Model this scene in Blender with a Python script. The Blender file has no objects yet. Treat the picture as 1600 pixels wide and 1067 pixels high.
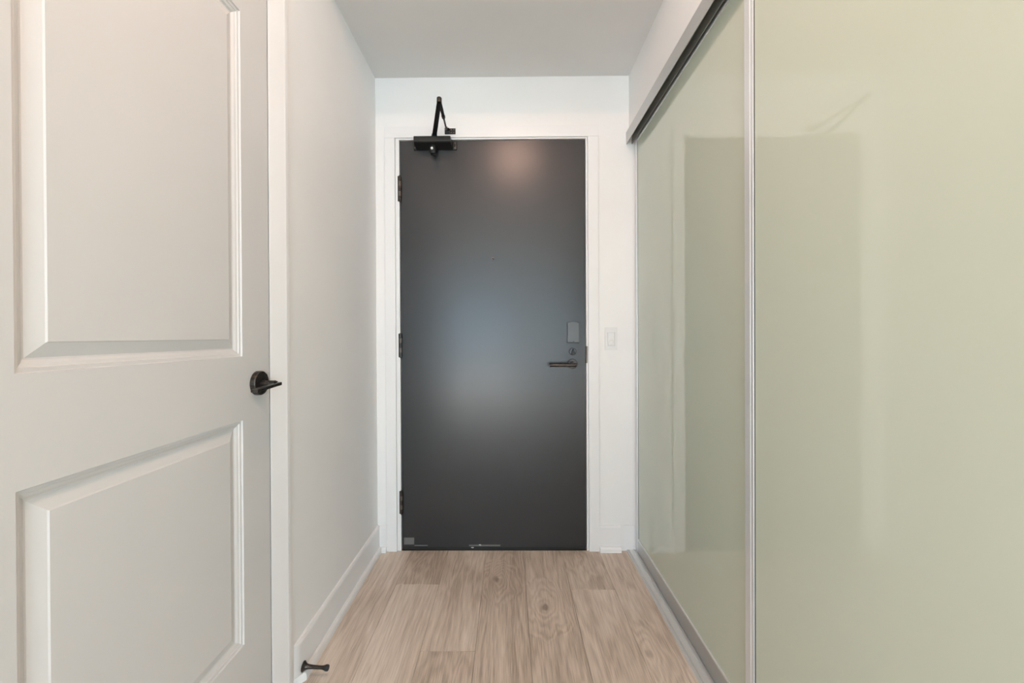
import bpy, bmesh, math, random
from mathutils import Vector, Matrix

random.seed(7)
scene = bpy.context.scene
COL = scene.collection

# ------------------------------------------------------------------ camera
FOCAL = 640.0                      # focal length in pixels of the 1600 px wide frame
YAW, PITCH, ROLL = 0.007893, -0.004316, -0.004564
CAM = Vector((0.0, 0.0, 1.06))
fw = Vector((-math.sin(YAW) * math.cos(PITCH), math.cos(YAW) * math.cos(PITCH), math.sin(PITCH)))
r0 = Vector((math.cos(YAW), math.sin(YAW), 0))
u0 = r0.cross(fw)
rr = math.cos(ROLL) * r0 + math.sin(ROLL) * u0
uu = -math.sin(ROLL) * r0 + math.cos(ROLL) * u0
cam_data = bpy.data.cameras.new('camera')
cam = bpy.data.objects.new('camera', cam_data)
COL.objects.link(cam)
m = Matrix((rr, uu, -fw)).transposed().to_4x4()
m.translation = CAM
cam.matrix_world = m
cam_data.sensor_width = 36.0
cam_data.lens = 36.0 * FOCAL / 1600.0
cam_data.shift_x = 9.07 / 1600.0
cam_data.shift_y = -5.92 / 1600.0
cam_data.clip_start = 0.02
scene.camera = cam

# ------------------------------------------------------------------ light and exposure
scene.view_settings.view_transform = 'Standard'
scene.view_settings.look = 'None'
scene.view_settings.gamma = 1.0
scene.view_settings.use_curve_mapping = False
scene.view_settings.exposure = -0.09

world = bpy.data.worlds.new('overcast_sky')
scene.world = world
world.use_nodes = True
world.node_tree.nodes['Background'].inputs['Color'].default_value = (0.80, 0.90, 1.0, 1)
world.node_tree.nodes['Background'].inputs['Strength'].default_value = 1.0

ROOM_Y = -6.2                      # window wall of the living room behind the camera
def area_light(name, loc, rot, sx, sy, power, color, shape='RECTANGLE'):
    d = bpy.data.lights.new(name, 'AREA')
    d.shape = shape; d.size = sx
    if shape in ('RECTANGLE', 'ELLIPSE'): d.size_y = sy
    d.energy = power; d.color = color
    o = bpy.data.objects.new(name, d)
    o.location = loc; o.rotation_euler = rot
    COL.objects.link(o)
    return o
# living room daylight and sun; right window added to light the left wall
WINDOWS = [(-3.7, 0.15), (1.2, 4.5)]
WZ0, WZ1 = 0.06, 2.30
for (xa, xb), power in zip(WINDOWS, (215.0, 300.0)):
    area_light('window_daylight', ((xa + xb) / 2, ROOM_Y - 0.16, (WZ0 + WZ1) / 2), (math.radians(90), 0, 0), xb - xa, WZ1 - WZ0, power, (0.53, 0.80, 1.0))
sun_data = bpy.data.lights.new('sun', 'SUN')
sun_data.energy = 42.0; sun_data.angle = math.radians(0.53); sun_data.color = (1.0, 0.95, 0.88)
sun = bpy.data.objects.new('sun', sun_data)
sun.rotation_euler = Vector((0.10, math.cos(math.radians(33)), -math.sin(math.radians(33)))).to_track_quat('-Z', 'Y').to_euler()
COL.objects.link(sun)

# ------------------------------------------------------------------ materials
def new_mat(name):
    mt = bpy.data.materials.new(name); mt.use_nodes = True
    nt = mt.node_tree
    return mt, nt, nt.nodes['Principled BSDF']
def paint(name, color, rough=0.5, bump=0.02, scale=260.0, var=0.02, spec=0.5):
    """painted or moulded surface: faint mottling and roller texture"""
    mt, nt, b = new_mat(name)
    tc = nt.nodes.new('ShaderNodeTexCoord')
    n1 = nt.nodes.new('ShaderNodeTexNoise'); n1.inputs['Scale'].default_value = 2.5; n1.inputs['Detail'].default_value = 3
    nt.links.new(tc.outputs['Object'], n1.inputs['Vector'])
    rp = nt.nodes.new('ShaderNodeValToRGB')
    rp.color_ramp.elements[0].position = 0.3; rp.color_ramp.elements[1].position = 0.7
    rp.color_ramp.elements[0].color = tuple(c * (1 - var) for c in color) + (1,)
    rp.color_ramp.elements[1].color = tuple(min(1, c * (1 + var)) for c in color) + (1,)
    nt.links.new(n1.outputs['Fac'], rp.inputs['Fac']); nt.links.new(rp.outputs['Color'], b.inputs['Base Color'])
    b.inputs['Roughness'].default_value = rough
    b.inputs['Specular IOR Level'].default_value = spec
    if bump:
        n2 = nt.nodes.new('ShaderNodeTexNoise'); n2.inputs['Scale'].default_value = scale; n2.inputs['Detail'].default_value = 2
        nt.links.new(tc.outputs['Object'], n2.inputs['Vector'])
        bp = nt.nodes.new('ShaderNodeBump'); bp.inputs['Strength'].default_value = bump; bp.inputs['Distance'].default_value = 0.002
        nt.links.new(n2.outputs['Fac'], bp.inputs['Height']); nt.links.new(bp.outputs['Normal'], b.inputs['Normal'])
    return mt
def metal(name, color, rough=0.3, aniso=(1, 1, 1), metallic=1.0, bump=0.03):
    """metal with fine brushing; aniso stretches the brushing noise"""
    mt, nt, b = new_mat(name)
    tc = nt.nodes.new('ShaderNodeTexCoord')
    mp = nt.nodes.new('ShaderNodeMapping'); mp.inputs['Scale'].default_value = aniso
    n1 = nt.nodes.new('ShaderNodeTexNoise'); n1.inputs['Scale'].default_value = 60; n1.inputs['Detail'].default_value = 3
    nt.links.new(tc.outputs['Object'], mp.inputs['Vector']); nt.links.new(mp.outputs['Vector'], n1.inputs['Vector'])
    rp = nt.nodes.new('ShaderNodeMapRange')
    rp.inputs['To Min'].default_value = rough * 0.8; rp.inputs['To Max'].default_value = rough * 1.25
    nt.links.new(n1.outputs['Fac'], rp.inputs['Value']); nt.links.new(rp.outputs['Result'], b.inputs['Roughness'])
    b.inputs['Base Color'].default_value = color + (1,)
    b.inputs['Metallic'].default_value = metallic
    bp = nt.nodes.new('ShaderNodeBump'); bp.inputs['Strength'].default_value = bump; bp.inputs['Distance'].default_value = 0.001
    nt.links.new(n1.outputs['Fac'], bp.inputs['Height']); nt.links.new(bp.outputs['Normal'], b.inputs['Normal'])
    return mt
def wood(name):
    mt, nt, b = new_mat(name)
    N = nt.nodes.new; L = nt.links.new
    tc = N('ShaderNodeTexCoord'); oi = N('ShaderNodeObjectInfo')
    off = N('ShaderNodeVectorMath'); off.operation = 'SCALE'; off.inputs[0].default_value = (37.0, 53.0, 0)
    L(oi.outputs['Random'], off.inputs['Scale'])
    add = N('ShaderNodeVectorMath'); L(tc.outputs['Object'], add.inputs[0]); L(off.outputs[0], add.inputs[1])
    def mapped(s):
        mp = N('ShaderNodeMapping'); mp.inputs['Scale'].default_value = s; L(add.outputs[0], mp.inputs['Vector']); return mp
    def noise(s, scale, detail, dist=0.0, rough=0.5):
        n = N('ShaderNodeTexNoise'); n.inputs['Scale'].default_value = scale; n.inputs['Detail'].default_value = detail
        n.inputs['Distortion'].default_value = dist; n.inputs['Roughness'].default_value = rough
        L(mapped(s).outputs[0], n.inputs['Vector']); return n.outputs['Fac']
    def math_(op, a, c, d=None):
        n = N('ShaderNodeMath'); n.operation = op
        for i, v in enumerate((a, c, d)):
            if v is None: continue
            if isinstance(v, (int, float)): n.inputs[i].default_value = v
            else: L(v, n.inputs[i])
        return n.outputs[0]
    # a plank may have one knot: its place (r, g) and size (b) come with the plank's object colour; rings bend round it
    sep = N('ShaderNodeSeparateXYZ'); L(tc.outputs['Object'], sep.inputs[0])
    kc = N('ShaderNodeSeparateColor'); L(oi.outputs['Color'], kc.inputs['Color'])
    warp = noise((16.0, 7.0, 1), 1.0, 2.0)
    dx = math_('MULTIPLY', math_('SUBTRACT', sep.outputs['X'], kc.outputs[0]), 7.0)
    dy = math_('MULTIPLY', math_('SUBTRACT', sep.outputs['Y'], kc.outputs[1]), 4.2)
    dist = math_('ADD', math_('SQRT', math_('ADD', math_('MULTIPLY', dx, dx), math_('MULTIPLY', dy, dy)), 0), math_('MULTIPLY', math_('SUBTRACT', warp, 0.5), 0.60))
    kd = math_('MULTIPLY', math_('MAXIMUM', math_('SUBTRACT', 0.75, dist), 0.0), math_('MULTIPLY', kc.outputs[2], 0.42))
    base = noise((6.0, 0.75, 1), 1.0, 3.0, 0.5)
    ringv = math_('ADD', base, kd)
    rings = math_('ADD', math_('MULTIPLY', math_('SINE', math_('MULTIPLY', ringv, 95.0), 0), 0.5), 0.5)
    fine = noise((330.0, 11.0, 1), 1.0, 2.0, 0.2, 0.55)
    streak = noise((45.0, 1.6, 1), 1.0, 3.0, 0.3, 0.6)
    blotch = noise((6.0, 2.2, 1), 1.0, 2.0, 0.6)
    v = math_('ADD', math_('MULTIPLY', rings, 0.14), math_('MULTIPLY', fine, 0.70))
    v = math_('ADD', v, math_('MULTIPLY', streak, 0.50))
    v = math_('ADD', v, math_('MULTIPLY', blotch, 0.55))
    v = math_('ADD', v, math_('MULTIPLY', math_('SUBTRACT', oi.outputs['Random'], 0.5), 0.26))
    rp = N('ShaderNodeValToRGB')
    e = rp.color_ramp.elements
    e[0].position = 0.55; e[0].color = (0.42, 0.335, 0.265, 1)
    e[1].position = 1.0; e[1].color = (0.80, 0.695, 0.600, 1)
    mid = e.new(0.76); mid.color = (0.63, 0.520, 0.430, 1)
    sc = math_('MULTIPLY', v, 0.82)
    L(sc, rp.inputs['Fac'])
    # the very heart of a few knots is dark
    heart = math_('MINIMUM', math_('MULTIPLY', math_('MULTIPLY', math_('MAXIMUM', math_('SUBTRACT', 0.10, dist), 0.0), 9.0), kc.outputs[2]), 1.0)
    mx = N('ShaderNodeMix'); mx.data_type = 'RGBA'
    L(math_('MULTIPLY', heart, 0.6), mx.inputs['Factor']); L(rp.outputs['Color'], mx.inputs['A'])
    mx.inputs['B'].default_value = (0.16, 0.115, 0.085, 1)
    L(mx.outputs['Result'], b.inputs['Base Color'])
    b.inputs['Roughness'].default_value = 0.42
    b.inputs['Specular IOR Level'].default_value = 0.4
    bp = N('ShaderNodeBump'); bp.inputs['Strength'].default_value = 0.12; bp.inputs['Distance'].default_value = 0.001
    L(fine, bp.inputs['Height']); L(bp.outputs['Normal'], b.inputs['Normal'])
    return mt

M = {}
M['wall'] = paint('wall_paint', (0.88, 0.865, 0.84), 0.55, 0.05, 320)
M['ceiling'] = paint('ceiling_paint', (0.80, 0.80, 0.785), 0.85, 0.08, 240)
M['trim'] = paint('trim_paint', (0.86, 0.85, 0.835), 0.32, 0.01, 120)
M['door_white'] = paint('door_paint', (0.665, 0.655, 0.635), 0.38, 0.02, 300)
M['frame'] = paint('frame_paint', (0.85, 0.84, 0.825), 0.35, 0.01, 150)
M['charcoal'] = paint('charcoal_door_paint', (0.025, 0.026, 0.028), 0.28, 0.03, 380, 0.04, 0.62)
M['black_metal'] = metal('black_metal', (0.018, 0.017, 0.016), 0.35, (1, 1, 1), 0.3)
M['bronze'] = metal('dark_bronze', (0.062, 0.054, 0.048), 0.28, (1, 1, 6), 0.8)
M['bronze_light'] = metal('worn_bronze', (0.16, 0.13, 0.11), 0.35, (1, 1, 1), 0.8)
M['steel'] = metal('screw_steel', (0.55, 0.54, 0.52), 0.3)
M['alu'] = metal('brushed_aluminium', (0.60, 0.60, 0.585), 0.42, (8, 0.3, 8), 0.7)
M['alu_dark'] = metal('shadow_line_aluminium', (0.34, 0.34, 0.31), 0.5, (8, 0.3, 8), 0.5)  # darker aluminium: shade inside the header channel put into the colour
M['alu_light'] = metal('anodised_silver', (0.80, 0.81, 0.81), 0.40, (8, 0.3, 8), 0.45)
M['alu_rail'] = metal('brushed_aluminium_rail', (0.60, 0.60, 0.585), 0.36, (8, 0.3, 8), 0.9)
M['gunmetal'] = metal('satin_gunmetal', (0.13, 0.14, 0.148), 0.36, (4, 1, 0.5), 0.0)
M['switch'] = paint('switch_plastic', (0.84, 0.83, 0.81), 0.25, 0.0)
M['rubber'] = paint('black_rubber', (0.02, 0.02, 0.02), 0.6, 0.05)
M['tape'] = paint('tape_residue', (0.16, 0.16, 0.155), 0.6, 0.3, 500, 0.2)
M['chip'] = paint('chipped_paint', (0.62, 0.60, 0.56), 0.6, 0.2, 500, 0.1)
M['wood'] = wood('oak_plank')
M['subfloor'] = paint('subfloor_grey', (0.22, 0.18, 0.145), 0.8, 0.1)

def lacquered_glass():
    """back-lacquered pale green glass: soft green body under a clear polished face"""
    mt, nt, b = new_mat('lacquered_green_glass')
    tc = nt.nodes.new('ShaderNodeTexCoord')
    n = nt.nodes.new('ShaderNodeTexNoise'); n.inputs['Scale'].default_value = 1.2; n.inputs['Detail'].default_value = 1
    nt.links.new(tc.outputs['Object'], n.inputs['Vector'])
    rp = nt.nodes.new('ShaderNodeValToRGB')
    rp.color_ramp.elements[0].color = (0.585, 0.630, 0.515, 1); rp.color_ramp.elements[1].color = (0.600, 0.640, 0.528, 1)
    nt.links.new(n.outputs['Fac'], rp.inputs['Fac']); nt.links.new(rp.outputs['Color'], b.inputs['Base Color'])
    b.inputs['Roughness'].default_value = 0.03
    b.inputs['IOR'].default_value = 1.62
    return mt
M['glass'] = lacquered_glass()

def clear_pane():
    mt = bpy.data.materials.new('window_glass'); mt.use_nodes = True
    nt = mt.node_tree; nt.nodes.remove(nt.nodes['Principled BSDF'])
    t = nt.nodes.new('ShaderNodeBsdfTransparent'); g = nt.nodes.new('ShaderNodeBsdfGlossy'); g.inputs['Roughness'].default_value = 0.02
    n = nt.nodes.new('ShaderNodeTexNoise'); n.inputs['Scale'].default_value = 1.0
    mr = nt.nodes.new('ShaderNodeMapRange'); mr.inputs['To Min'].default_value = 0.05; mr.inputs['To Max'].default_value = 0.07
    nt.links.new(n.outputs['Fac'], mr.inputs['Value'])
    mx = nt.nodes.new('ShaderNodeMixShader')
    nt.links.new(mr.outputs['Result'], mx.inputs[0]); nt.links.new(t.outputs[0], mx.inputs[1]); nt.links.new(g.outputs[0], mx.inputs[2])
    nt.links.new(mx.outputs[0], nt.nodes['Material Output'].inputs['Surface'])
    return mt
M['pane'] = clear_pane()
def lamp_mat():
    mt, nt, b = new_mat('lamp_diffuser')
    n = nt.nodes.new('ShaderNodeTexNoise'); n.inputs['Scale'].default_value = 3
    rp = nt.nodes.new('ShaderNodeValToRGB')
    rp.color_ramp.elements[0].color = (1.0, 0.80, 0.58, 1); rp.color_ramp.elements[1].color = (1.0, 0.82, 0.61, 1)
    nt.links.new(n.outputs['Fac'], rp.inputs['Fac']); nt.links.new(rp.outputs['Color'], b.inputs['Emission Color'])
    b.inputs['Emission Strength'].default_value = 4.0
    return mt
M['lamp'] = lamp_mat()

# ------------------------------------------------------------------ mesh helpers (world coordinates)
def box(bm, x0, x1, y0, y1, z0, z1, bev=0.0, seg=2):
    t = bmesh.new()
    bmesh.ops.create_cube(t, size=1.0)
    for v in t.verts:
        v.co = Vector(((x0 + x1) / 2 + v.co.x * abs(x1 - x0), (y0 + y1) / 2 + v.co.y * abs(y1 - y0), (z0 + z1) / 2 + v.co.z * abs(z1 - z0)))
    if bev:
        bmesh.ops.bevel(t, geom=list(t.edges), offset=bev, segments=seg, affect='EDGES', profile=0.5)
    merge(bm, t)
    return bm
def merge(bm, t):
    me = bpy.data.meshes.new('tmp'); t.to_mesh(me); t.free()
    bm.from_mesh(me); bpy.data.meshes.remove(me)
def lathe(bm, origin, axis, prof, seg=32):
    """prof = [(distance along axis, radius), ...]"""
    a = Vector(axis).normalized()
    q = a.orthogonal().normalized(); w = a.cross(q)
    t = bmesh.new(); ringsv = []
    o = Vector(origin)
    for d, r in prof:
        if r <= 1e-6: ringsv.append([t.verts.new(o + a * d)])
        else: ringsv.append([t.verts.new(o + a * d + q * (r * math.cos(2 * math.pi * i / seg)) + w * (r * math.sin(2 * math.pi * i / seg))) for i in range(seg)])
    for A, B in zip(ringsv, ringsv[1:]):
        for i in range(seg):
            j = (i + 1) % seg
            if len(A) == 1 and len(B) == 1: continue
            if len(A) == 1: t.faces.new((A[0], B[j], B[i]))
            elif len(B) == 1: t.faces.new((A[i], A[j], B[0]))
            else: t.faces.new((A[i], A[j], B[j], B[i]))
    bmesh.ops.recalc_face_normals(t, faces=t.faces)
    merge(bm, t)
    return bm
def rod(bm, p0, p1, r, seg=24, bev=0.0):
    d = Vector(p1) - Vector(p0); ln = d.length
    e = min(bev, r * 0.9)
    prof = [(0, 0), (0, r - e), (e, r), (ln - e, r), (ln, r - e), (ln, 0)] if e else [(0, 0), (0, r), (ln, r), (ln, 0)]
    return lathe(bm, p0, d, prof, seg)
def prism(bm, outline, plane, lo, hi, bev=0.0):
    """extrude a closed 2D outline; plane is the axis of extrusion ('x','y','z')"""
    t = bmesh.new()
    def P(a, c, d): return Vector((d, a, c)) if plane == 'x' else Vector((a, d, c)) if plane == 'y' else Vector((a, c, d))
    va = [t.verts.new(P(a, c, lo)) for a, c in outline]; vb = [t.verts.new(P(a, c, hi)) for a, c in outline]
    n = len(outline)
    t.faces.new(va); t.faces.new(list(reversed(vb)))
    for i in range(n): t.faces.new((va[i], vb[i], vb[(i + 1) % n], va[(i + 1) % n]))
    bmesh.ops.recalc_face_normals(t, faces=t.faces)
    if bev: bmesh.ops.bevel(t, geom=list(t.edges), offset=bev, segments=2, affect='EDGES', profile=0.5)
    merge(bm, t)
    return bm
def bar(bm, p0, p1, w, h, up=(0, 0, 1), bev=0.0, w1=None, h1=None):
    """straight bar of rectangular section from p0 to p1, optionally tapering"""
    p0 = Vector(p0); p1 = Vector(p1); d = (p1 - p0).normalized()
    s = d.cross(Vector(up)).normalized(); u = s.cross(d)
    t = bmesh.new(); vs = []
    for p, ww, hh in ((p0, w, h), (p1, w1 or w, h1 or h)):
        vs.append([t.verts.new(p + s * (a * ww / 2) + u * (c * hh / 2)) for a, c in ((-1, -1), (1, -1), (1, 1), (-1, 1))])
    t.faces.new(vs[0]); t.faces.new(list(reversed(vs[1])))
    for i in range(4): t.faces.new((vs[0][i], vs[1][i], vs[1][(i + 1) % 4], vs[0][(i + 1) % 4]))
    bmesh.ops.recalc_face_normals(t, faces=t.faces)
    if bev: bmesh.ops.bevel(t, geom=list(t.edges), offset=bev, segments=2, affect='EDGES', profile=0.5)
    merge(bm, t)
    return bm
def nb(): return bmesh.new()

WORLD_LOC = {}
def obj(name, bm, mat, parent=None, loc=None, smooth=True):
    """link a bmesh (in world coordinates) as one mesh object; its origin goes to loc"""
    me = bpy.data.meshes.new(name)
    p = WORLD_LOC.get(parent.name, Vector((0, 0, 0))) if parent else Vector((0, 0, 0))
    o_loc = Vector(loc) if loc is not None else p
    bmesh.ops.translate(bm, verts=bm.verts, vec=-o_loc)
    bm.to_mesh(me); bm.free()
    me.materials.append(M[mat])
    if smooth:
        me.shade_smooth()
        me.set_sharp_from_angle(angle=math.radians(32))
    o = bpy.data.objects.new(name, me)
    if smooth:
        wn = o.modifiers.new('weighted_normals', 'WEIGHTED_NORMAL'); wn.keep_sharp = True; wn.weight = 80
    COL.objects.link(o)
    if parent: o.parent = parent
    o.location = o_loc - p
    WORLD_LOC[o.name] = o_loc
    return o
def empty(name, loc):
    o = bpy.data.objects.new(name, None); o.empty_display_size = 0.05
    COL.objects.link(o); o.location = loc
    WORLD_LOC[o.name] = Vector(loc)
    return o
def tag(o, label, cat=None, group=None):
    o['label'] = label
    if cat: o['category'] = cat
    if group: o['group'] = group
    return o
def struct(o, label=None):
    o['kind'] = 'structure'
    if label: o['label'] = label
    return o

# ------------------------------------------------------------------ dimensions
XL = -0.6563          # face of the left wall
XR = 0.592            # face of the wall above the closet
YB = 2.020            # face of the entry wall
HC = 2.334            # dropped hall ceiling
HI = 2.75             # ceiling in front of it
YD = 1.46             # front of the dropped ceiling
Y_END = -0.35         # where the hall opens to the living room
LX, RX = -4.0, 4.8    # living room side walls

# ------------------------------------------------------------------ room shell
b = nb()
box(b, XL - 0.10, 1.32, -0.40, 2.30, -0.10, -0.010)
floor = struct(obj('floor', b, 'subfloor'), 'grey-brown oak plank floor of the entrance hall')

KNOTS = [(-0.06, 1.775, 1.0), (0.135, 1.60, 1.0), (-0.435, 1.845, 0.45), (0.462, 1.36, 0.7), (0.33, 1.95, 0.6), (-0.21, 1.24, 0.5)]
PW, PL, GAP = 0.185, 1.22, 0.0004
joints = {-4: 0.86, -3: 1.743, -2: 1.373, -1: 0.98, 0: 1.16, 1: 1.708, 2: 0.80}
for k in range(-4, 3):
    x0 = 0.065 + PW * k; x1 = x0 + PW
    y = joints[k]
    while y > -0.35: y -= PL
    while y < 2.06:
        ya, yb = max(y, -0.39), min(y + PL, 2.075)
        if yb - ya > 0.05:
            t = nb()
            box(t, max(x0, XL - 0.02) + GAP, min(x1, 0.66) - GAP, ya + GAP, yb - GAP, -0.011, 0.0, 0.0006, 1)
            pk_ = obj('plank', t, 'wood', floor, loc=(x0, y, 0))
            pk_.color = (0.0, 0.0, 0.0, 1.0)
            for kx, ky, ks in KNOTS:
                if x0 <= kx < x1 and ya <= ky < yb: pk_.color = (kx - x0, ky - y, ks, 1.0)
        y += PL
b = nb(); box(b, LX - 0.1, RX + 0.1, ROOM_Y - 0.1, -0.40, -0.10, 0.0)
struct(obj('floor_living', b, 'wood'), 'oak floor of the living room beyond the hall')

# dropped ceiling over the entry and the higher ceiling before it
b = nb(); box(b, XL, 1.30, YD, YB, HC, HI)
struct(obj('ceiling', b, 'ceiling'), 'plain white dropped ceiling over the entrance')
b = nb(); box(b, LX - 0.1, RX + 0.1, ROOM_Y - 0.1, YB + 0.15, HI, HI + 0.1)
struct(obj('ceiling_living', b, 'ceiling'), 'higher white ceiling before the entrance')

# left wall with the opening of the white panel door
DY0, DY1, DZ = 0.424, 1.1130, 1.985       # door leaf
b = nb()
box(b, XL - 0.10, XL, DY1 + 0.012, YB + 0.15, 0, HI)
box(b, XL - 0.10, XL, Y_END, DY0 - 0.012, 0, HI)
box(b, XL - 0.10, XL, DY0 - 0.012, DY1 + 0.012, DZ + 0.012, HI)
box(b, XL - 0.20, XL - 0.12, Y_END, YB + 0.15, 0, HI)  # unseen backing wall added to stop light leaking round the panel door
struct(obj('wall_left', b, 'wall'), 'plain white wall on the left between the two doors')

# entry wall with its door opening
EX0, EX1, EZ = -0.5580, 0.3850, 2.038
b = nb()
box(b, XL, EX0, YB, YB + 0.15, 0, HI)
box(b, EX1, 1.30, YB, YB + 0.15, 0, HI)
box(b, EX0, EX1, YB, YB + 0.15, EZ, HI)
struct(obj('wall_back', b, 'wall'), 'white end wall around the charcoal entrance door')
# unseen wall added behind the door so that no light leaks round it
b = nb(); box(b, -1.0, 1.0, YB + 0.15, YB + 0.17, 0, HI)
struct(obj('wall_light_stop', b, 'wall'), 'wall closing the opening behind the entrance door')

# right wall over the closet, and the closet behind the sliding doors
CY0 = -0.06
b = nb(); box(b, XR, 1.30, CY0 - 0.10, YB, 2.050, HI)
box(b, XR, 1.30, CY0 - 0.10, CY0, 0, 2.050)
struct(obj('wall_right', b, 'wall'), 'white wall above and beside the sliding closet doors')
b = nb(); box(b, 1.20, 1.30, CY0, YB, 0, 2.05)
struct(obj('wall_closet', b, 'wall'), 'back wall of the closet')

# living room behind the camera
b = nb(); box(b, LX - 0.1, LX, ROOM_Y - 0.1, Y_END, 0, HI)
box(b, LX - 0.1, XL - 0.1, Y_END, Y_END + 0.1, 0, HI)
struct(obj('wall_living_left', b, 'wall'), 'living room wall on the left')
b = nb(); box(b, RX, RX + 0.1, ROOM_Y - 0.1, CY0 - 0.10, 0, HI)
box(b, 1.30, RX + 0.1, CY0 - 0.10, CY0, 0, HI)
struct(obj('wall_living_right', b, 'wall'), 'living room wall on the right')
b = nb()
xs = [LX] + [v for w in WINDOWS for v in w] + [RX]
for i in range(0, len(xs), 2): box(b, xs[i], xs[i + 1], ROOM_Y - 0.1, ROOM_Y, 0, HI)
for xa, xb in WINDOWS:
    box(b, xa, xb, ROOM_Y - 0.1, ROOM_Y, 0, WZ0); box(b, xa, xb, ROOM_Y - 0.1, ROOM_Y, WZ1, HI)
struct(obj('wall_window', b, 'wall'), 'living room window wall')
for k, (wa, wb) in enumerate(WINDOWS):
    win = struct(empty('window_%d' % (k + 1), ((wa + wb) / 2, ROOM_Y, WZ0)), 'tall unseen living room window')
    for i in range(2):
        xa = wa + i * (wb - wa) / 2; xb = xa + (wb - wa) / 2
        t = nb()
        box(t, xa, xa + 0.05, ROOM_Y - 0.08, ROOM_Y - 0.02, WZ0, WZ1, 0.003); box(t, xb - 0.05, xb, ROOM_Y - 0.08, ROOM_Y - 0.02, WZ0, WZ1, 0.003)
        box(t, xa + 0.05, xb - 0.05, ROOM_Y - 0.08, ROOM_Y - 0.02, WZ0, WZ0 + 0.05, 0.003); box(t, xa + 0.05, xb - 0.05, ROOM_Y - 0.08, ROOM_Y - 0.02, WZ1 - 0.05, WZ1, 0.003)
        fr = obj('window_frame', t, 'alu', win)
        t = nb(); box(t, xa + 0.045, xb - 0.045, ROOM_Y - 0.053, ROOM_Y - 0.047, WZ0 + 0.045, WZ1 - 0.045)
        obj('pane', t, 'pane', fr)

# ------------------------------------------------------------------ baseboards
def base_profile(face, sgn, h=0.127):
    """board outline: (distance, height) with an eased top; face = coordinate of the wall, sgn = into the room"""
    return [(face, 0.0), (face + sgn * 0.012, 0.0), (face + sgn * 0.012, h - 0.012), (face + sgn * 0.010, h - 0.006), (face + sgn * 0.006, h - 0.001), (face, h)]
def shoe_profile(face, sgn):
    a = face + sgn * 0.012
    return [(a, 0.0), (a + sgn * 0.013, 0.0), (a + sgn * 0.013, 0.014), (a + sgn * 0.0115, 0.020), (a + sgn * 0.008, 0.0245), (a, 0.026)]
bl = struct(empty('baseboard_left', (XL, 1.248, 0)), 'white baseboard along the foot of the left wall')
def along_y(prof, y0, y1, taper):
    """board along the left wall whose near end returns to the wall"""
    t = nb(); n = len(prof); rows = []
    for y, f in ((y0, 0.02), (y0 + taper, 1.0), (y1, 1.0)):
        rows.append([t.verts.new((XL + (a - XL) * f, y, z)) for a, z in prof])
    for A, B in zip(rows, rows[1:]):
        for i in range(n): t.faces.new((A[i], A[(i + 1) % n], B[(i + 1) % n], B[i]))
    t.faces.new(rows[0]); t.faces.new(list(reversed(rows[-1])))
    bmesh.ops.recalc_face_normals(t, faces=t.faces)
    return t
obj('board', along_y(base_profile(XL, 1), 1.230, YB, 0.022), 'trim', bl)
obj('shoe_moulding', along_y([(XL, 0.0)] + shoe_profile(XL, 1)[1:-1] + [(XL, 0.026)], 1.226, YB - 0.012, 0.030), 'trim', bl)
bb = struct(empty('baseboard_back', (0, YB, 0)), 'short white baseboards either side of the entrance door')
def along_x(prof, x0, x1):
    t = nb(); prism(t, [(p[0], p[1]) for p in prof], 'x', x0, x1); return t
obj('board', along_x(base_profile(YB, -1), XL + 0.012, -0.6098), 'trim', bb)
obj('shoe_moulding', along_x(shoe_profile(YB, -1), XL + 0.025, -0.6098), 'trim', bb)
obj('board', along_x(base_profile(YB, -1), 0.4377, 0.5418), 'trim', bb)
obj('shoe_moulding', along_x(shoe_profile(YB, -1), 0.4377, 0.5418), 'trim', bb)
t = nb(); box(t, 0.5418, 0.614, YB - 0.004, YB, 0, 0.126, 0.001); obj('return_board', t, 'trim', bb)

# ------------------------------------------------------------------ entrance door frame and casing
tr = struct(empty('trim_1', (-0.085, YB, 0)), 'white casing and steel frame around the entrance door')
CF = YB - 0.012
t = nb(); box(t, -0.6098, -0.5590, CF, YB, 0, 2.034, 0.0015); obj('side_casing', t, 'trim', tr)
t = nb(); box(t, 0.3875, 0.4385, CF, YB, 0, 2.034, 0.0015); obj('side_casing', t, 'trim', tr)
t = nb(); box(t, -0.6098, 0.4385, CF, YB, 2.0342, 2.088, 0.0015); obj('head_casing', t, 'trim', tr)
LFX0, LFX1, LFZ0, LFZ1, LFY = -0.5365, 0.3750, 0.012, 2.0245, 2.024      # charcoal leaf
t = nb()
box(t, -0.5580, LFX0 - 0.0025, YB - 0.004, YB + 0.12, 0, 2.0375, 0.0012)
box(t, LFX1 + 0.0025, 0.3850, YB - 0.004, YB + 0.12, 0, 2.0375, 0.0012)
box(t, LFX0 - 0.0025, LFX1 + 0.0025, YB - 0.004, YB + 0.12, LFZ1 + 0.0025, 2.0375, 0.0012)
box(t, LFX0 - 0.002, LFX0 + 0.012, LFY + 0.050, YB + 0.12, 0, LFZ1 + 0.002)
box(t, LFX1 - 0.012, LFX1 + 0.002, LFY + 0.050, YB + 0.12, 0, LFZ1 + 0.002)
box(t, LFX0 - 0.002, LFX1 + 0.002, LFY + 0.050, YB + 0.12, LFZ1 - 0.012, LFZ1 + 0.003)
fr = obj('door_frame', t, 'frame', tr)
t = nb(); box(t, LFX1 + 0.0005, LFX1 + 0.0085, YB - 0.0050, YB - 0.0035, 0.925, 1.008, 0.0006)
box(t, LFX1 + 0.0015, LFX1 + 0.003, YB - 0.005, YB + 0.03, 0.925, 1.008)
sp = obj('strike_plate', t, 'bronze_light', fr); sp['label'] = 'worn bronze strike plate'
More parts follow.
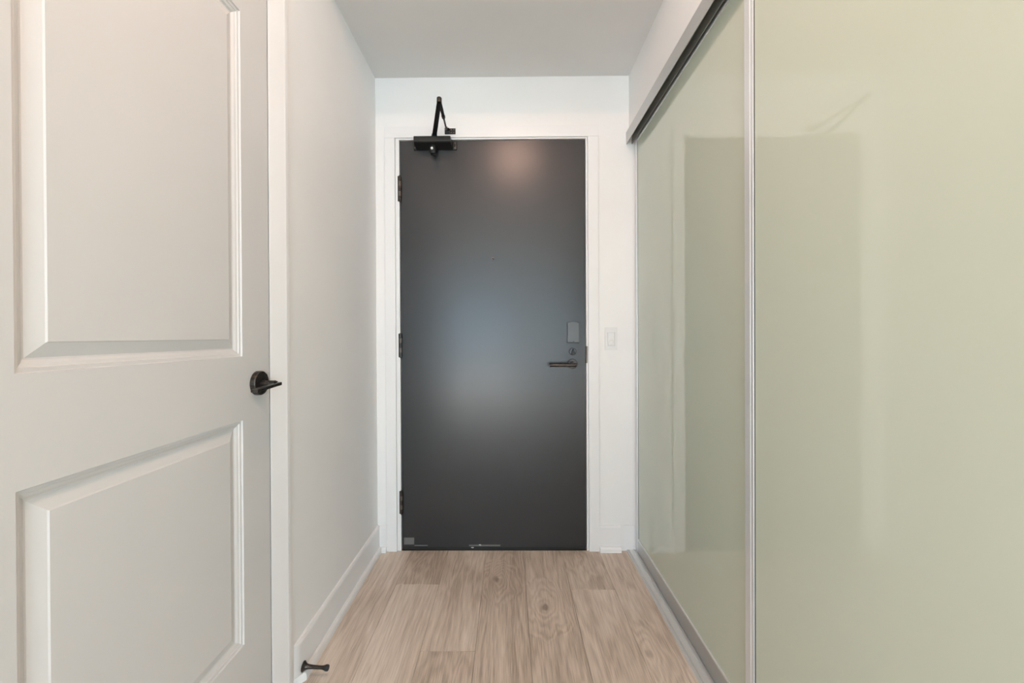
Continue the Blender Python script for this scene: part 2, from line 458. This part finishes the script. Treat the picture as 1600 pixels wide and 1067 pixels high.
t = nb(); box(t, LFX0, LFX1, YB - 0.002, YB + 0.12, 0.0, 0.006, 0.001); th = obj('threshold', t, 'black_metal', tr)
th['label'] = 'black metal threshold'

# ------------------------------------------------------------------ entrance door
d1 = struct(empty('door_1', (LFX0, LFY, 0)), 'charcoal flush entrance door with black lever and peephole')
t = nb(); box(t, LFX0, LFX1, LFY, LFY + 0.045, LFZ0, LFZ1, 0.0012); leaf = obj('leaf', t, 'charcoal', d1)
t = nb(); box(t, LFX0 + 0.002, LFX1 - 0.002, LFY - 0.004, LFY + 0.002, 0.007, 0.0135, 0.001); obj('door_sweep', t, 'rubber', d1)
def hinge(z0, z1):
    h = (z1 - z0) / 5
    t = nb()
    box(t, LFX0 - 0.010, LFX0 - 0.0005, YB - 0.0065, YB - 0.0035, z0, z1, 0.0006)
    hg = obj('hinge', t, 'bronze', d1)
    cx, cy = LFX0 + 0.0005, LFY - 0.010
    for i in range(5):
        q = nb(); rod(q, (cx, cy, z0 + i * h + 0.0005), (cx, cy, z0 + (i + 1) * h - 0.0005), 0.0068, 16, 0.001)
        obj('knuckle', q, 'bronze_light' if i % 2 else 'bronze', hg)
    q = nb(); lathe(q, (cx, cy, z0 - 0.003), (0, 0, 1), [(0, 0), (0, .004), (.003, .0055), (z1 - z0 + .003, .0055), (z1 - z0 + .006, .004), (z1 - z0 + .006, 0)], 16)
    obj('pin', q, 'bronze', hg)
for z0, z1 in ((1.725, 1.849), (0.957, 1.074), (0.184, 0.296)): hinge(z0, z1)
ph = nb(); lathe(ph, (-0.0806, LFY + 0.002, 1.442), (0, -1, 0), [(0, .0075), (.004, .0075), (.0055, .006), (.0055, .0042), (.003, .004)], 24)
pk = obj('peephole', ph, 'bronze_light', d1)
ph = nb(); lathe(ph, (-0.0806, LFY - 0.001, 1.442), (0, -1, 0), [(0, .0041), (.0012, .003), (.002, 0)], 20); obj('lens', ph, 'rubber', pk)
# electronic lock cover with an arched top
pts = [(0.2848, 1.0265), (0.3412, 1.0265), (0.3412, 1.1225)]
for i in range(1, 10):
    a = i / 10.0; pts.append((0.3412 + (0.2848 - 0.3412) * a, 1.1225 + 0.0065 * math.sin(math.pi * a)))
pts.append((0.2848, 1.1225))
t = nb(); prism(t, pts, 'y', LFY - 0.020, LFY + 0.001, 0.0025); lc = obj('lock_cover', t, 'gunmetal', d1); lc['label'] = 'satin grey electronic lock cover with arched top'
t = nb(); prism(t, [(0.2838, 1.0235), (0.3422, 1.0235), (0.3422, 1.029), (0.2838, 1.029)], 'y', LFY - 0.017, LFY + 0.001, 0.001); obj('lock_base', t, 'black_metal', lc)
t = nb(); lathe(t, (0.313, LFY - 0.020, 1.031), (0, -1, 0), [(-.002, .0025), (.001, .0025), (.0015, 0)], 14); obj('screw', t, 'black_metal', lc)
# thumb turn
t = nb(); lathe(t, (0.3118, LFY + 0.001, 0.9815), (0, -1, 0), [(0, .0185), (.004, .0185), (.006, .0165), (.006, 0)], 32); tt = obj('thumb_turn', t, 'charcoal', d1)
tear = []
for i in range(28):
    a = 2 * math.pi * i / 28
    rx = 0.0080 * math.cos(a); rz = 0.0080 * math.sin(a) - 0.006
    if math.sin(a) > 0: rz = 0.024 * math.sin(a) ** 1.1 - 0.006; rx = 0.0080 * math.cos(a) * (1 - 0.55 * math.sin(a))
    tear.append((0.3118 + rx, 0.9775 + rz))
t = nb(); prism(t, tear, 'y', LFY - 0.024, LFY - 0.004, 0.002); obj('turn_grip', t, 'black_metal', tt)
# lever handle
t = nb(); lathe(t, (0.310, LFY + 0.001, 0.9215), (0, -1, 0), [(0, .0245), (.007, .0245), (.009, .022), (.009, .012), (.010, .0105), (.050, .0105), (.050, 0)], 40); lv = obj('lever_handle', t, 'bronze', d1)
lv['label'] = 'dark bronze round-bar lever handle'
t = nb(); rod(t, (0.323, LFY - 0.050, 0.9185), (0.193, LFY - 0.050, 0.9185), 0.0092, 28, 0.0015); obj('lever', t, 'bronze', lv)
# scuffs near the bottom edge
t = nb(); box(t, -0.528, -0.477, LFY - 0.0006, LFY, 0.028, 0.062, 0.0002, 1); q = obj('tape_patch', t, 'tape', d1); q['label'] = 'grey patch of tape residue'
t = nb(); box(t, -0.476, -0.41, LFY - 0.0004, LFY, 0.020, 0.0255); obj('scuff', t, 'tape', d1)
t = nb(); box(t, -0.205, -0.05, LFY - 0.0004, LFY, 0.019, 0.0265); obj('scuff', t, 'tape', d1)
t = nb(); prism(t, [(-0.158, .026), (-0.150, .0225), (-0.142, .0245), (-0.150, .0285)], 'y', LFY - 0.0008, LFY); q = obj('paint_chip', t, 'chip', d1); q['label'] = 'pale chip in the paint'
t = nb(); prism(t, [(-0.195, .0135), (-0.185, .011), (-0.180, .014), (-0.188, .016)], 'y', LFY - 0.0045, LFY); obj('paint_chip', t, 'chip', d1)

# ------------------------------------------------------------------ door closer
dc = tag(empty('door_closer', (-0.366, LFY, 1.985)), 'black door closer with folded arm at the top of the charcoal door', 'door closer')
CY = 1.950
t = nb()
prism(t, [(LFY - 0.001, 1.977), (CY + 0.006, 1.9845), (CY, 1.990), (CY, 2.011), (CY + 0.004, 2.0155), (LFY - 0.001, 2.020)], 'x', -0.4535, -0.2765, 0.0025)
obj('body', t, 'black_metal', dc)
for x0, x1 in ((-0.276, -0.254), (-0.468, -0.4535)):
    t = nb(); box(t, x0, x1, LFY - 0.010, LFY, 1.976, 2.020, 0.004); br = obj('mounting_bracket', t, 'black_metal', dc)
    for z in (1.987, 2.009):
        q = nb(); lathe(q, ((x0 + x1) / 2 + 0.001, LFY - 0.010, z), (0, -1, 0), [(-.002, .0042), (.001, .0042), (.0022, .002), (.0022, 0)], 16); obj('screw', q, 'bronze_light', br)
t = nb(); lathe(t, (-0.366, 1.992, 1.986), (0, 0, -1), [(0, .0178), (.034, .0178), (.040, .0155), (.042, .010), (.042, 0)], 28); cp = obj('spindle_cap', t, 'black_metal', dc)
t = nb(); lathe(t, (-0.369, 1.9755, 1.966), (0, -1, -0.15), [(-.002, .0075), (.004, .0075), (.0055, .006), (.0055, 0)], 6); sc_ = obj('valve_screw', t, 'steel', dc); sc_['label'] = 'bright steel adjusting screw'
# arms
t = nb()
lathe(t, (-0.3585, 1.982, 2.014), (0, 0, 1), [(0, .016), (.010, .016), (.016, .013), (.022, .013), (.024, .010), (.024, 0)], 28)
bar(t, (-0.3585, 1.982, 2.031), (-0.285, 1.692, 2.031), 0.022, 0.007, (0, 0, 1), 0.002, 0.019)
ma = obj('main_arm', t, 'black_metal', dc)
t = nb()
lathe(t, (-0.285, 1.690, 2.022), (0, 0, 1), [(0, .008), (.002, .0105), (.018, .0105), (.021, .009), (.023, .005), (.024, 0)], 24); obj('elbow_joint', t, 'bronze', dc)
t = nb()
p0 = Vector((-0.285, 1.690, 2.038)); p1 = Vector((-0.299, 1.980, 2.055))
pm = p0 + (p1 - p0) * 0.52
bar(t, p0, pm, 0.014, 0.008, (0, 0, 1), 0.0025); rod(t, pm - (p1 - p0).normalized() * 0.008, pm + (p1 - p0).normalized() * 0.012, 0.0085, 20, 0.002)
fa = obj('forearm', t, 'black_metal', dc)
t = nb(); rod(t, pm, p1, 0.0045, 16); obj('adjusting_rod', t, 'bronze', fa)
t = nb(); box(t, -0.312, -0.259, CF - 0.004, CF, 2.048, 2.076, 0.001)
box(t, -0.309, -0.287, CF - 0.026, CF, 2.050, 2.055, 0.001); box(t, -0.309, -0.287, CF - 0.026, CF, 2.064, 2.068, 0.001)
rod(t, (-0.299, 1.980, 2.048), (-0.299, 1.980, 2.070), 0.005, 16)
sh = obj('arm_shoe', t, 'black_metal', dc)
for x in (-0.280, -0.267):
    for z in (2.055, 2.069):
        q = nb(); lathe(q, (x, CF - 0.004, z), (0, -1, 0), [(-.001, .0028), (.001, .0028), (.0016, 0)], 14); obj('screw', q, 'bronze_light', sh)

# ------------------------------------------------------------------ light switch
ls = tag(empty('light_switch', (0.4985, YB, 1.045)), 'white rocker light switch on the wall between entrance door and closet', 'light switch')
t = nb()
SX0, SX1, SZ0, SZ1 = 0.4805, 0.5170, 1.0085, 1.0750      # opening for the rocker
prism(t, [(0.4690, 0.988), (0.5290, 0.988), (0.5290, 1.100), (0.4690, 1.100)], 'y', YB - 0.0015, YB)
for xa, xb, za, zb in ((0.4690, SX0, 0.988, 1.100), (SX1, 0.5290, 0.988, 1.100), (SX0, SX1, 0.988, SZ0), (SX0, SX1, SZ1, 1.100)):
    box(t, xa, xb, YB - 0.0075, YB - 0.0015, za, zb)
obj('wall_plate', t, 'switch', ls, smooth=False)
t = nb(); box(t, 0.4815, 0.5160, YB - 0.0085, YB - 0.004, 1.0100, 1.0735, 0.001); sw = obj('rocker_frame', t, 'switch', ls)
t = nb(); prism(t, [(YB - 0.007, 1.0125), (YB - 0.0135, 1.0125), (YB - 0.0095, 1.042), (YB - 0.0098, 1.071), (YB - 0.007, 1.071)], 'x', 0.4838, 0.5137, 0.0006); obj('rocker', t, 'switch', sw)
t = nb(); box(t, 0.490, 0.5075, YB - 0.0150, YB - 0.0095, 1.016, 1.036, 0.002); obj('slide', t, 'switch', sw)

# ------------------------------------------------------------------ white panel door on the left
FX = XL                 # face of the leaf, flush with the wall
t2 = struct(empty('trim_2', (XL, DY1, 0)), 'white casing around the white panel door')
cas = [(0, 0), (0.0006, 0), (0.0020, 0.004), (0.0120, 0.056), (0.0135, 0.059), (0.0142, 0.064), (0.0142, 0.075), (0.0130, 0.0785), (0, 0.0790)]
CI = 0.0030             # reveal between leaf edge and casing
t = nb(); prism(t, [(XL + a, DY1 + CI + s) for a, s in cas], 'z', 0, DZ + 0.079); obj('side_casing', t, 'trim', t2)
t = nb(); prism(t, [(XL + a, DY0 - CI - s) for a, s in cas], 'z', 0, DZ + 0.079); obj('side_casing', t, 'trim', t2)
t = nb(); box(t, XL, XL + 0.0122, DY0 - CI, DY1 + CI, DZ + CI, DZ + 0.079, 0.001); obj('head_casing', t, 'trim', t2)
t = nb()
box(t, XL - 0.10, XL - 0.022, DY1 + CI, DY1 + 0.0119, 0, DZ + 0.012); box(t, XL - 0.10, XL - 0.022, DY0 - 0.0119, DY0 - CI, 0, DZ + 0.012)
box(t, XL - 0.10, XL - 0.022, DY0 - CI, DY1 + CI, DZ + CI, DZ + 0.0119)
obj('jamb', t, 'trim', t2)

d2 = struct(empty('door_2', (XL, DY0, 0)), 'white moulded two-panel door with dark lever on the left')
PY0, PY1 = 0.5375, 1.0010
PAN = [(0.3020, 0.8555), (1.0125, 1.8590)]
t = nb()
def plate(y0, y1, z0, z1):
    box(t, FX - 0.035, FX, y0, y1, z0, z1)
plate(DY0, PY0, 0.012, DZ); plate(PY1, DY1, 0.012, DZ)
plate(PY0, PY1, 0.012, PAN[0][0]); plate(PY0, PY1, PAN[0][1], PAN[1][0]); plate(PY0, PY1, PAN[1][1], DZ)
bmesh.ops.remove_doubles(t, verts=t.verts, dist=1e-5)
obj('leaf', t, 'door_white', d2, smooth=False)
prof = [(0.0, 0.0), (0.0012, 0.0034), (0.0068, 0.0042), (0.0080, 0.0062), (0.0130, 0.0080), (0.0172, 0.0112), (0.0200, 0.0118), (0.0405, 0.0048), (0.0425, 0.0030), (0.0470, 0.0030)]
for z0, z1 in PAN:
    t = nb(); prev = None
    for s, dp in prof:
        ring = [t.verts.new((FX - dp, y, z)) for y, z in ((PY0 + s, z0 + s), (PY1 - s, z0 + s), (PY1 - s, z1 - s), (PY0 + s, z1 - s))]
        if prev:
            for i in range(4): t.faces.new((prev[i], prev[(i + 1) % 4], ring[(i + 1) % 4], ring[i]))
        prev = ring
    t.faces.new(prev)
    back = [t.verts.new((FX - 0.03, y, z)) for y, z in ((PY0, z0), (PY1, z0), (PY1, z1), (PY0, z1))]
    t.faces.new(list(reversed(back)))
    bmesh.ops.recalc_face_normals(t, faces=t.faces)
    p = obj('panel', t, 'door_white', d2, smooth=False)
    mdl = p.data
    mdl.shade_smooth(); mdl.set_sharp_from_angle(angle=math.radians(16))
HY, HZ = 1.0600, 0.9405
t = nb(); lathe(t, (FX - 0.001, HY, HZ), (1, 0, 0), [(0, .0315), (.011, .0315), (.0135, .0300), (.0140, .0285), (.0140, 0)], 48); hd = obj('lever_handle', t, 'bronze', d2)
hd['label'] = 'dark bronze lever handle on a round rose'
t = nb(); rod(t, (FX + 0.010, HY - 0.002, HZ - 0.001), (-0.6085, HY - 0.002, HZ - 0.001), 0.0080, 24)
box(t, -0.622, -0.606, HY - 0.012, HY + 0.006, HZ - 0.0065, HZ + 0.0045, 0.001)
bar(t, (-0.6035, 0.962, HZ - 0.0080), (-0.6035, 1.066, HZ - 0.0020), 0.0170, 0.0080, (0, 0, 1), 0.0012)
obj('lever', t, 'bronze', hd)
t = nb(); box(t, FX - 0.030, FX - 0.006, DY1 - 0.002, DY1 + 0.0018, HZ - 0.028, HZ + 0.028); obj('latch_plate', t, 'bronze', d2)

# ------------------------------------------------------------------ door stop
ds = tag(empty('door_stop', (XL + 0.012, 1.262, 0.036)), 'dark bronze door stop screwed to the left baseboard', 'door stop')
o_ = (XL + 0.0118, 1.262, 0.0375)
t = nb(); lathe(t, o_, (1, 0, -0.06), [(0, 0), (0, .0150), (.002, .0152), (.005, .0120), (.010, .0085), (.018, .0065), (.030, .0055), (.054, .0052), (.062, .0058), (.067, .0075), (.0675, 0)], 32); obj('stem', t, 'bronze', ds)
t = nb(); lathe(t, (o_[0] + 0.0672, o_[1], o_[2] - 0.0040), (1, 0, -0.06), [(0, 0), (0, .0072), (.003, .0088), (.009, .0088), (.0115, .0075), (.012, 0)], 28); obj('rubber_tip', t, 'rubber', ds)

# ------------------------------------------------------------------ closet: tracks and sliding doors
FZ0, FZ1 = 1.998, 2.055
tk = tag(empty('closet_header_track', (0.60, 1.0, FZ0)), 'brushed aluminium header track above the sliding closet doors', 'track')
t = nb(); box(t, 0.5765, 0.5790, CY0, YB - 0.0005, FZ0, FZ1, 0.0005); box(t, 0.5790, XR, CY0, YB - 0.0005, FZ1 - 0.0025, FZ1); obj('fascia', t, 'alu', tk)
t = nb(); box(t, 0.5790, 0.664, CY0, YB - 0.0005, 2.0475, 2.0499)
box(t, 0.6040, 0.6062, CY0, YB - 0.0005, FZ0, 2.0475); box(t, 0.6620, 0.6642, CY0, YB - 0.0005, FZ0, 2.0475)
obj('channel', t, 'alu_dark', tk)
fk = tag(empty('closet_floor_track', (0.60, 1.0, 0)), 'low grooved aluminium floor track under the sliding closet doors', 'track')
t = nb(); box(t, 0.5715, 0.655, CY0, YB - 0.001, 0.0, 0.0035); obj('base_strip', t, 'alu_light', fk)
for xa, xb, zt in ((0.5715, 0.5735, 0.0075), (0.5785, 0.5800, 0.0085), (0.5840, 0.5985, 0.0065), (0.6035, 0.6055, 0.0095), (0.6300, 0.6320, 0.0095), (0.6530, 0.6550, 0.0095)):
    t = nb(); box(t, xa, xb, CY0, YB - 0.001, 0.0030, zt, 0.0004, 1); obj('rib', t, 'alu_light', fk)
def sliding_door(label, xf, y0, y1, stile, topz, railh):
    """xf = face of the aluminium frame towards the hall; glass sits 4 mm back"""
    o = tag(empty('closet_door', ((xf + 0.006), (y0 + y1) / 2, 0.010)), label, 'sliding door', 'sliding closet doors')
    th_ = 0.0145; g = xf + 0.004; z0 = 0.0105
    for a, c, near in ((y0, y0 + stile, False), (y1 - stile, y1, True)):
        t = nb(); box(t, xf, xf + th_, a, c, z0, topz, 0.0012); st = obj('stile', t, 'alu_light', o)
        t = nb(); box(t, xf - 0.0008, xf + 0.001, a + stile * 0.30, a + stile * 0.62, z0, topz, 0.0004, 1); obj('ridge', t, 'alu_light', st)
    t = nb(); box(t, xf, xf + th_, y0 + stile, y1 - stile, z0, railh - 0.006, 0.0008)
    rl = obj('bottom_rail', t, 'alu_rail', o)
    t = nb(); box(t, xf - 0.0008, xf + 0.006, y0 + stile, y1 - stile, railh - 0.0062, railh, 0.0006); obj('glazing_bead', t, 'alu_light', rl)
    t = nb(); box(t, xf, xf + th_, y0 + stile, y1 - stile, 2.000, topz, 0.0008); tr_ = obj('top_rail', t, 'alu', o)
    t = nb(); box(t, xf - 0.0008, xf + 0.006, y0 + stile, y1 - stile, 1.995, 2.0003, 0.0006); obj('glazing_bead', t, 'alu_light', tr_)
    t = nb(); box(t, g, g + 0.006, y0 + stile - 0.004, y1 - stile + 0.004, railh - 0.004, 2.0035); gl = obj('glass_panel', t, 'glass', o); gl['label'] = 'pale green lacquered glass'
    gsk = nb()
    for ya in (y0 + stile, y1 - stile - 0.0016): box(gsk, g - 0.0012, g + 0.001, ya, ya + 0.0016, railh, 1.995)
    obj('gasket', gsk, 'rubber', gl)
    return o
sliding_door('pale green glass sliding door at the far end, next to the entrance wall', 0.6155, 0.965, 2.006, 0.030, 2.040, 0.078)
sliding_door('nearer pale green glass sliding door overlapping the far one, filling the right edge', 0.5868, CY0 + 0.01, 1.0270, 0.036, 2.040, 0.078)

# ------------------------------------------------------------------ ceiling lamp just above the camera
LP = Vector((0.05, 0.30, HI))
cl = tag(empty('ceiling_lamp', LP), 'round flush ceiling lamp before the entrance', 'lamp')
t = nb(); lathe(t, LP, (0, 0, -1), [(0, .155), (.030, .155), (.034, .150), (.034, .138), (.030, .136)], 48); obj('rim', t, 'steel', cl)
t = nb(); lathe(t, LP + Vector((0, 0, -0.006)), (0, 0, -1), [(0, .137), (.026, .137), (.034, .10), (.037, 0)], 48); obj('diffuser', t, 'lamp', cl)
area_light('lamp_light', LP + Vector((0, 0, -0.048)), (0, 0, 0), 0.26, 0.26, 14.0, (1.0, 0.61, 0.46), 'DISK')
